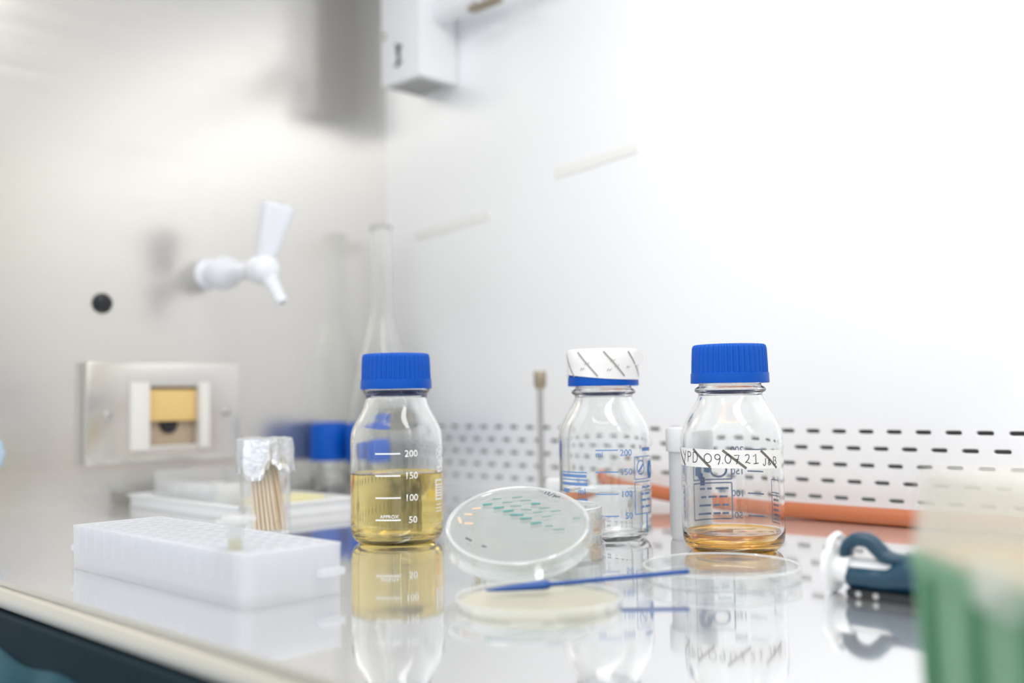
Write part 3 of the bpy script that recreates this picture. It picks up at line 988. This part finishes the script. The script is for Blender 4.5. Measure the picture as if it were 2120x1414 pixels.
# open agar dish in the foreground
t = thing('agar_dish', 'open dish of beige agar in front of the tilted dish, under the spreader', 'petri dish', (-0.3685, 0.3968, 0))
dish_lid(t, 0.0430, 0.0056, 'dish_base')
obj('rim_ring', lathe([(0.0416, 0.0052), (0.0431, 0.0052), (0.0432, 0.0057), (0.0424, 0.0061), (0.0415, 0.0057)], 96, True), DISHRIM, t, 50)
obj('agar', lathe([(0, 0.0017), (0.0412, 0.0017), (0.0412, 0.0031), (0.0404, 0.0027), (0, 0.0026)], 72), film('beige_agar', tint=(0.96, 0.94, 0.86), haze=0.42, hazecol=(0.95, 0.93, 0.86), edge=0.25, rough=0.08), t, 35)

# empty lid at the right
t = thing('dish_cover', 'empty clear dish lid in front of the tape-labelled bottle', 'petri dish', (-0.3412, 0.5250, 0))
dish_lid(t, 0.0455, 0.0080, 'cover_shell')
obj('rim_ring', lathe([(0.0441, 0.0076), (0.0456, 0.0076), (0.0457, 0.0083), (0.0449, 0.0088), (0.0440, 0.0083)], 96, True), DISHRIM, t, 50)

# blue spreader lying across dish and lid
A, B_ = Vector((-0.3990, 0.3888, 0.0058)), Vector((-0.3352, 0.4830, 0.0103))
t = thing('cell_spreader', 'blue plastic spreader stick lying across the open agar dish', 'spreader')
ax = (B_ - A).normalized()
L = (B_ - A).length
sd = Vector((-ax.y, ax.x, 0)).normalized()
b = bmesh.new()
n = 24
NS = [(0.0, 0.0004, 0.0004), (0.004, 0.0012, 0.0010), (0.012, 0.0022, 0.0016), (0.022, 0.0030, 0.0021), (0.031, 0.0036, 0.0025), (0.0335, 0.0034, 0.0024), (0.0352, 0.0022, 0.0017), (0.036, 0.0012, 0.0012)]
rings = []
for s, wa, wb in NS:
    c = A + ax * s
    rings.append([b.verts.new(c + sd * wa * math.cos(2 * math.pi * k / n) + Vector((0, 0, 1)) * wb * math.sin(2 * math.pi * k / n)) for k in range(n)])
for p, q in zip(rings, rings[1:]):
    for k in range(n):
        b.faces.new((p[k], p[(k + 1) % n], q[(k + 1) % n], q[k]))
b.faces.new(rings[0][::-1])
b.faces.new(rings[-1])
obj('spreader_head', b, SPREAD, t, 60)
obj('handle_rod', sweep([A + ax * (0.034 + (L - 0.034) * k / 10) for k in range(11)], 0.0013, 16), SPREAD, t, 50)

# ------------------------------------------------------------------ white tube rack
RX0, RX1, RY0, RY1, RH = -0.686, -0.4765, 0.2910, 0.3525, 0.0288
t = thing('tube_rack', 'milky white eighty-place tube rack near the front rim', 'tube rack', ((RX0 + RX1) / 2, (RY0 + RY1) / 2, 0))
hw, hd_ = (RX1 - RX0) / 2, (RY1 - RY0) / 2
px_, py_ = (2 * hw - 0.006) / 16, (2 * hd_ - 0.004) / 5
cells = [(-hw + 0.003 + px_ * (i + 0.5), -hd_ + 0.002 + py_ * (j + 0.5)) for i in range(16) for j in range(5)]
hl = [[(cx + 0.0046 * math.cos(2 * math.pi * k / 20), cy + 0.0046 * math.sin(2 * math.pi * k / 20)) for k in range(20)] for cx, cy in cells]
hp_, dp_ = hw - 0.0006, hd_ - 0.0006
b = flat_fill('top_plate', [(-hp_, -dp_), (hp_, -dp_), (hp_, dp_), (-hp_, dp_)], hl, 0.0006, 0.0003)
bmesh.ops.transform(b, matrix=Matrix.Translation((0, 0, RH - 0.0009)), verts=b.verts)
obj('top_plate', b, RACKP, t)
b = bmesh.new()
def skirt(b, z0, z1, o0, o1, th):
    ring = []
    for o_, z in ((o0, z0), (o1, z1)):
        for e_ in (0, th):
            xx, yy = hw + o_ - e_, hd_ + o_ - e_
            pts = []
            rr = 0.0016
            for cxs, cys, a0 in ((1, -1, -90), (1, 1, 0), (-1, 1, 90), (-1, -1, 180)):
                for k in range(4):
                    a = math.radians(a0 + 30 * k)
                    pts.append((cxs * (xx - rr) + rr * math.cos(a), cys * (yy - rr) + rr * math.sin(a), z))
            ring.append([b.verts.new(p) for p in pts])
    o_lo, i_lo, o_hi, i_hi = ring
    m_ = len(o_lo)
    for p, q in ((o_lo, o_hi), (i_hi, i_lo), (i_lo, o_lo), (o_hi, i_hi)):
        for k in range(m_):
            b.faces.new((p[k], p[(k + 1) % m_], q[(k + 1) % m_], q[k]))
skirt(b, 0.0, RH - 0.0004, -0.0004, 0.0, 0.0012)
for i in range(16):
    for sy_ in (-1, 1):
        lathe([(0, 0.0115), (0.0030, 0.0125), (0.0036, 0.0150), (0.0036, RH - 0.0012), (0, RH - 0.0010)], 16, bm=b, xf=Matrix.Translation((-hw + 0.003 + px_ * (i + 0.5), sy_ * (hd_ - 0.0028), 0)))
for sx_ in (-1, 1):
    x0, x1 = sorted((sx_ * hw * 0.996, sx_ * (hw + 0.0048)))
    y0, y1 = sorted((sx_ * hd_ * 0.45, sx_ * hd_ * 0.97))
    box(b, x0, x1, y0, y1, 0.0115, 0.0155, 0.0008)
obj('skirt', b, RACKP, t, 40)
b = bmesh.new()
for cx, cy in cells:
    lathe([(0.0047, RH - 0.0012), (0.0047, 0.0045), (0.0056, 0.0045), (0.0056, RH - 0.0012)], 14, True, bm=b, xf=Matrix.Translation((cx, cy, 0)))
obj('tube_sleeves', b, RACKP, t, 40)

# little tube standing in the rack
ci, cj = 14, 0
best = min(cells, key=lambda c: (c[0] + (RX0 + RX1) / 2 + 0.500) ** 2 + (c[1] + (RY0 + RY1) / 2 - 0.304) ** 2)
tx, ty = best[0] + (RX0 + RX1) / 2, best[1] + (RY0 + RY1) / 2
t = thing('microtube', 'small lidded microtube standing in the white rack', 'tube', (tx, ty, 0), face_cam(tx, ty))
obj('tube_body', lathe([(0, 0.0065), (0.0020, 0.0067), (0.0032, 0.011), (0.0042, 0.020), (0.0044, 0.0415), (0.0062, 0.0418), (0.0062, 0.0432), (0.0036, 0.0432), (0.0034, 0.020), (0.0022, 0.0115), (0, 0.0085)], 36), film('clear_tube_plastic', haze=0.25, hazecol=(0.93, 0.94, 0.93), edge=0.5, rough=0.15), t, 40)
b = lathe([(0, 0.0432), (0.0066, 0.0432), (0.0070, 0.0438), (0.0070, 0.0458), (0.0064, 0.0464), (0, 0.0464)], 36)
box(b, 0.0058, 0.0110, -0.0022, 0.0022, 0.0436, 0.0460, 0.0006)
box(b, -0.0100, -0.0060, -0.0020, 0.0020, 0.0428, 0.0448, 0.0006)
obj('snap_lid', b, film('milky_tube_lid', haze=0.55, hazecol=(0.95, 0.95, 0.93), edge=0.5, rough=0.2), t, 40)
obj('liquid', lathe([(0, 0.0088), (0.0021, 0.0118), (0.0033, 0.020), (0.0034, 0.034), (0, 0.0335)], 28), film('faint_yellow_liquid', tint=(0.95, 0.92, 0.76), haze=0.35, hazecol=(0.88, 0.82, 0.58), edge=0.2), t, 40)

# ------------------------------------------------------------------ toothpick jar with foil cap
JX, JY = -0.7315, 0.4660
JR, JH = 0.0200, 0.0750
jz = face_cam(JX, JY)
t = thing('stick_jar', 'clear glass jar of wooden sticks with a foil cap, behind the white rack', 'jar', (JX, JY, 0), jz)
obj('glass_body', lathe([(0, 0.0005), (JR - 0.002, 0), (JR, 0.002), (JR, JH), (JR - 0.0014, JH), (JR - 0.0014, 0.0035), (0, 0.0025)], 72), film('thin_jar_glass', tint=(0.985, 0.99, 0.985), haze=0.01, edge=0.9, rough=0.01, power=0.22), t, 40)
b = bmesh.new()
n = 90
rows = []
def low_edge(a):
    """lower edge of the foil: long lobe front left, gap front centre right, shorter right lobe"""
    dg = math.degrees(a)
    dg = (dg + 180) % 360 - 180
    f = 0.0510 - 0.0075 * math.exp(-((dg + 26) / 24) ** 2)
    f += 0.0075 * math.exp(-((dg - 16) / 13) ** 2)
    if abs(dg) > 95:
        f = 0.0525
    return f + 0.0012 * math.sin(dg * 0.19)
prof = [('z', 0), ('z', 0.34), ('z', 0.68), ('z', 1.0), ('r', 0.93), ('r', 0.55), ('r', 0.2)]
for kind, v in prof:
    ring = []
    for k in range(n):
        a = 2 * math.pi * k / n
        zt = JH + 0.0022
        if kind == 'z':
            lo = low_edge(a)
            z = lo + (zt - lo) * v
            r_ = JR + 0.0016 + 0.0010 * (1 - v)
        else:
            z = zt + 0.0008
            r_ = (JR + 0.0014) * v
        q = Vector((math.sin(a) * 2.2, -math.cos(a) * 2.2, z * 160))
        r_ += 0.0017 * noise.noise(q) + 0.0011 * noise.noise(q * 2.7) + 0.0006 * noise.noise(q * 6.1)
        z += 0.0012 * noise.noise(q * 1.6 + Vector((5, 2, 1)))
        ring.append(b.verts.new((max(r_, 0.001) * math.sin(a), -max(r_, 0.001) * math.cos(a), z)))
    rows.append(ring)
for p, q in zip(rows, rows[1:]):
    for k in range(n):
        b.faces.new((p[k], p[(k + 1) % n], q[(k + 1) % n], q[k]))
b.faces.new(rows[-1])
fo_ = obj('foil_cap', b, FOIL, t, 25)
fo_['label'] = 'crumpled aluminium foil over the mouth'
md = fo_.modifiers.new('thickness', 'SOLIDIFY')
md.thickness = 0.00015
# wooden sticks: fanned side by side, all leaning the same way
random.seed(4)
JM = Matrix.Rotation(jz, 3, 'Z')
proto = None
for r_ in range(4):
    for c in range(8):
        lx = -0.0080 + c * 0.0034 + (r_ % 2) * 0.0017
        ly = -0.0120 + r_ * 0.0036
        tx_, ty_ = 0.80 * lx - 0.0062, 0.86 * ly
        if math.hypot(lx, ly) > 0.0166 or math.hypot(tx_, ty_) > 0.0166:
            continue
        if proto is None:
            proto = obj('wooden_stick', lathe([(0, 0), (0.0010, 0.0004), (0.00135, 0.0030), (0.00135, 0.0580), (0.0010, 0.0625), (0, 0.063)], 12), WOOD, None, 50)
            s = proto
        else:
            s = proto.copy()
            COL.objects.link(s)
        p, q = JM @ Vector((lx, ly, 0)), JM @ Vector((tx_, ty_, 0.060))
        s.location = (JX + p.x, JY + p.y, 0.0042 + 0.0010 * random.random())
        s.rotation_mode = 'QUATERNION'
        s.rotation_quaternion = (q - p).to_track_quat('Z', 'Y')
        tag(s, 'thin wooden stick leaning in the foil-capped glass jar', 'stick', 'wooden sticks in the foil-capped jar')

# ------------------------------------------------------------------ white tray at the left wall
t = thing('plastic_tray', 'white plastic tray against the left wall under the socket', 'tray', (-0.930, 0.560, 0))
b = bmesh.new()
box(b, -0.110, 0.110, -0.060, 0.060, 0, 0.003, 0.001)
for x0, x1, y0, y1 in ((-0.110, 0.110, -0.060, -0.0575), (-0.110, 0.110, 0.0575, 0.060), (-0.110, -0.1075, -0.060, 0.060), (0.1075, 0.110, -0.060, 0.060)):
    box(b, x0, x1, y0, y1, 0.001, 0.0130, 0.0008)
for x0, x1, y0, y1 in ((-0.114, 0.114, -0.064, -0.0575), (-0.114, 0.114, 0.0575, 0.064), (-0.114, -0.1075, -0.064, 0.064), (0.1075, 0.114, -0.064, 0.064)):
    box(b, x0, x1, y0, y1, 0.0118, 0.0138, 0.0006)
obj('tray_body', b, WHITE, t, 40)
t = thing('clear_box', 'clear plastic box standing in the white tray', 'box', (-0.966, 0.560, 0.0032))
b = bmesh.new()
for x0, x1, y0, y1, z1 in ((-0.060, 0.060, -0.040, -0.0385, 0.026), (-0.060, 0.060, 0.0385, 0.040, 0.034), (-0.060, -0.0585, -0.040, 0.040, 0.034), (0.0585, 0.060, -0.040, 0.040, 0.026)):
    box(b, x0, x1, y0, y1, 0, z1, 0.0004)
box(b, -0.060, 0.060, -0.040, 0.040, 0, 0.0015, 0.0004)
obj('box_walls', b, film('clear_box_plastic', haze=0.30, hazecol=(0.95, 0.95, 0.95), edge=0.6), t, 40)
b = bmesh.new()
for k in range(4):
    box(b, -0.054 + 0.028 * k, -0.034 + 0.028 * k, -0.030, 0.030, 0.0016, 0.018, 0.002)
obj('divider', b, WHITE, t, 40)
o = obj('note_pad', box(bmesh.new(), -0.022, 0.022, -0.032, 0.032, 0, 0.012, 0.001), YELLOWPAD, None, 40)
o.location = (-0.870, 0.575, 0.0032)
tag(o, 'pale yellow pad lying in the right end of the white tray', 'pad')

# ------------------------------------------------------------------ pipette lying on the worktop
t = thing('pipette', 'dark blue pipette lying on its side behind the green tip box', 'pipette', (-0.262, 0.527, 0))
b = bmesh.new()
def loft(b, secs, n=28):
    rings = []
    for x, cy, cz, ry, rz_ in secs:
        rings.append([b.verts.new((x, cy + ry * math.cos(2 * math.pi * k / n), cz + rz_ * math.sin(2 * math.pi * k / n))) for k in range(n)])
    for p, q in zip(rings, rings[1:]):
        for k in range(n):
            b.faces.new((p[k], p[(k + 1) % n], q[(k + 1) % n], q[k]))
    b.faces.new(rings[0][::-1])
    b.faces.new(rings[-1])
    return b
loft(b, [(0.0, 0, 0.0098, 0.0062, 0.0050), (0.0012, 0, 0.0098, 0.0074, 0.0061), (0.016, 0, 0.0098, 0.0078, 0.0062), (0.0215, 0.0002, 0.0100, 0.0080, 0.0064), (0.0265, 0.0008, 0.0118, 0.0084, 0.0082), (0.0335, 0.0012, 0.0140, 0.0088, 0.0103), (0.060, 0.001, 0.0142, 0.0090, 0.0106), (0.10, 0, 0.0132, 0.0086, 0.0096), (0.13, 0, 0.0125, 0.0076, 0.0085), (0.135, 0, 0.0125, 0.0060, 0.0060)])
obj('handle_body', b, NAVY, t, 50)
obj('lower_shaft', sweep([(0.134, 0, 0.0125), (0.17, 0, 0.0122), (0.20, 0, 0.0118), (0.225, 0, 0.0116)], [0.0058, 0.0050, 0.0034, 0.0026], 20), WHITE, t, 40)
b = bmesh.new()
box(b, 0.001, 0.125, -0.0080, 0.0070, 0.0, 0.0046, 0.0015)
obj('tip_ejector', b, BLACKP, t, 40)['label'] = 'black ejector bar along the underside'
for x in (0.0085, 0.0180):
    obj('ejector_pin', lathe([(0, 0), (0.0016, 0), (0.0016, 0.0006), (0, 0.0007)], 16, xf=Matrix.Translation((x, -0.0081, 0.0024)) @ Matrix.Rotation(math.pi / 2, 4, 'X')), GREY, t, 40)
# pale inner neck between hook and body
b = bmesh.new()
loft(b, [(0.001, 0.003, 0.0150, 0.0060, 0.0046), (0.020, 0.003, 0.0150, 0.0062, 0.0046), (0.030, 0.003, 0.0160, 0.0060, 0.0045)])
obj('inner_neck', b, WHITE, t, 50)['label'] = 'white inner neck above the blue barrel'
# finger hook: arch from the shoulder over to the button
hk = curve_pts([(0.036, 0.002, 0.0215), (0.0270, 0.002, 0.0205), (0.0195, 0.002, 0.0215), (0.0155, 0.002, 0.0250), (0.0105, 0.002, 0.0290), (0.0035, 0.002, 0.0292), (-0.0015, 0.002, 0.0255), (-0.0025, 0.002, 0.0205)], 6)
b = bmesh.new()
n = 16
rings = []
for i, p in enumerate(hk):
    tn = (hk[min(i + 1, len(hk) - 1)] - hk[max(i - 1, 0)]).normalized()
    up_ = Vector((0, 1, 0))
    sd_ = tn.cross(up_).normalized()
    f = i / (len(hk) - 1)
    wd_, th_ = 0.0058, 0.0028 + 0.0014 * math.sin(math.pi * f)
    rings.append([b.verts.new(p + up_ * wd_ * math.cos(2 * math.pi * k / n) + sd_ * th_ * math.sin(2 * math.pi * k / n)) for k in range(n)])
for p, q in zip(rings, rings[1:]):
    for k in range(n):
        b.faces.new((p[k], p[(k + 1) % n], q[(k + 1) % n], q[k]))
b.faces.new(rings[0][::-1])
b.faces.new(rings[-1])
obj('finger_hook', b, NAVY, t, 60)
# plunger button
mX = Matrix.Rotation(-math.pi / 2, 4, 'Y')
obj('plunger_button', lathe(smooth_prof([(0, 0), (0.0074, 0), (0.0074, 0.006), (0.0078, 0.0075), (0.0110, 0.0082), (0.0130, 0.0095), (0.0130, 0.0115), (0.0110, 0.0128), (0, 0.0130)], 2), 40, xf=Matrix.Translation((0.001, 0.001, 0.0132)) @ mX), WHITE, t, 40)
obj('plunger_ring', lathe([(0.0085, -0.0015), (0.0105, -0.0022), (0.0120, 0), (0.0105, 0.0022), (0.0085, 0.0015)], 40, True, xf=Matrix.Translation((-0.0090, 0.004, 0.0205)) @ mX), WHITE, t, 50)

# ------------------------------------------------------------------ green tip box in the right foreground
bd, br = 0.2955, 0.1755
br = 0.1715
c0 = FWD * bd + RGT * br
rzb = math.atan2(RGT.y, RGT.x)
t = thing('tip_box', 'green pipette tip box with cloudy lid in the right foreground', 'tip box', (c0.x, c0.y, 0), rzb)
# local x = camera right, local y = away
TW, TD = 0.0405, 0.0545


def tub(b, z0, z1, o0, o1, th, floor_=True, r0=0.006):
    def ring(o_, z):
        xx, yy = TW + o_, TD + o_
        out = []
        for cxs, cys, a0 in ((1, -1, -90), (1, 1, 0), (-1, 1, 90), (-1, -1, 180)):
            for k in range(6):
                a = math.radians(a0 + 18 * k)
                out.append(b.verts.new((cxs * (xx - r0) + r0 * math.cos(a), cys * (yy - r0) + r0 * math.sin(a), z)))
        return out
    A_, B2, C_, D_ = ring(o0, z0), ring(o1, z1), ring(o1 - th, z1), ring(o0 - th, z0 + (th if z1 > z0 else -th))
    m_ = len(A_)
    for p, q in ((A_, B2), (B2, C_), (C_, D_)):
        for k in range(m_):
            b.faces.new((p[k], p[(k + 1) % m_], q[(k + 1) % m_], q[k]))
    b.faces.new(A_[::-1])
    b.faces.new(D_)
    return b


bb = tub(bmesh.new(), 0.0, 0.0545, -0.0015, 0.0, 0.0018)
obj('box_base', bb, GREEN, t, 40)
for y in (0.0385, 0.0055, -0.0270):
    rb_ = bmesh.new()
    box(rb_, -TW - 0.0016, -TW + 0.0012, y - 0.0030, y + 0.0030, 0.004, 0.0480, 0.0012)
    obj('side_rib', rb_, GREEN_D, t, 40)['label'] = 'dark green upright rib'
obj('box_rim', tub(bmesh.new(), 0.0495, 0.0550, 0.0008, 0.0010, 0.0030, True), GREEN, t, 40)
b = flat_fill('tip_plate', [(-TW + 0.003, -TD + 0.003), (TW - 0.003, -TD + 0.003), (TW - 0.003, TD - 0.003), (-TW + 0.003, TD - 0.003)],
              [[(-0.0315 + 0.009 * i + 0.0028 * math.cos(2 * math.pi * k / 12), -0.0495 + 0.009 * j + 0.0028 * math.sin(2 * math.pi * k / 12)) for k in range(12)] for i in range(8) for j in range(12)], 0.0010)
bmesh.ops.transform(b, matrix=Matrix.Translation((0, 0, 0.0560)), verts=b.verts)
obj('tip_plate', b, TIPS, t)['label'] = 'amber perforated plate that holds the tips'
lid = obj('box_lid', tub(bmesh.new(), 0.0825, 0.0552, -0.0025, 0.0004, 0.0014), LIDP, t, 40)
lid['label'] = 'cloudy see-through lid'
b = bmesh.new()
box(b, -TW - 0.0042, -TW + 0.0003, -0.0270, -0.0020, 0.0480, 0.0620, 0.0018)
box(b, -TW - 0.0056, -TW - 0.0020, -0.0200, -0.0090, 0.0520, 0.0585, 0.0015)
obj('lid_latch', b, LIDP, t, 40)['label'] = 'cloudy clip that locks the lid'
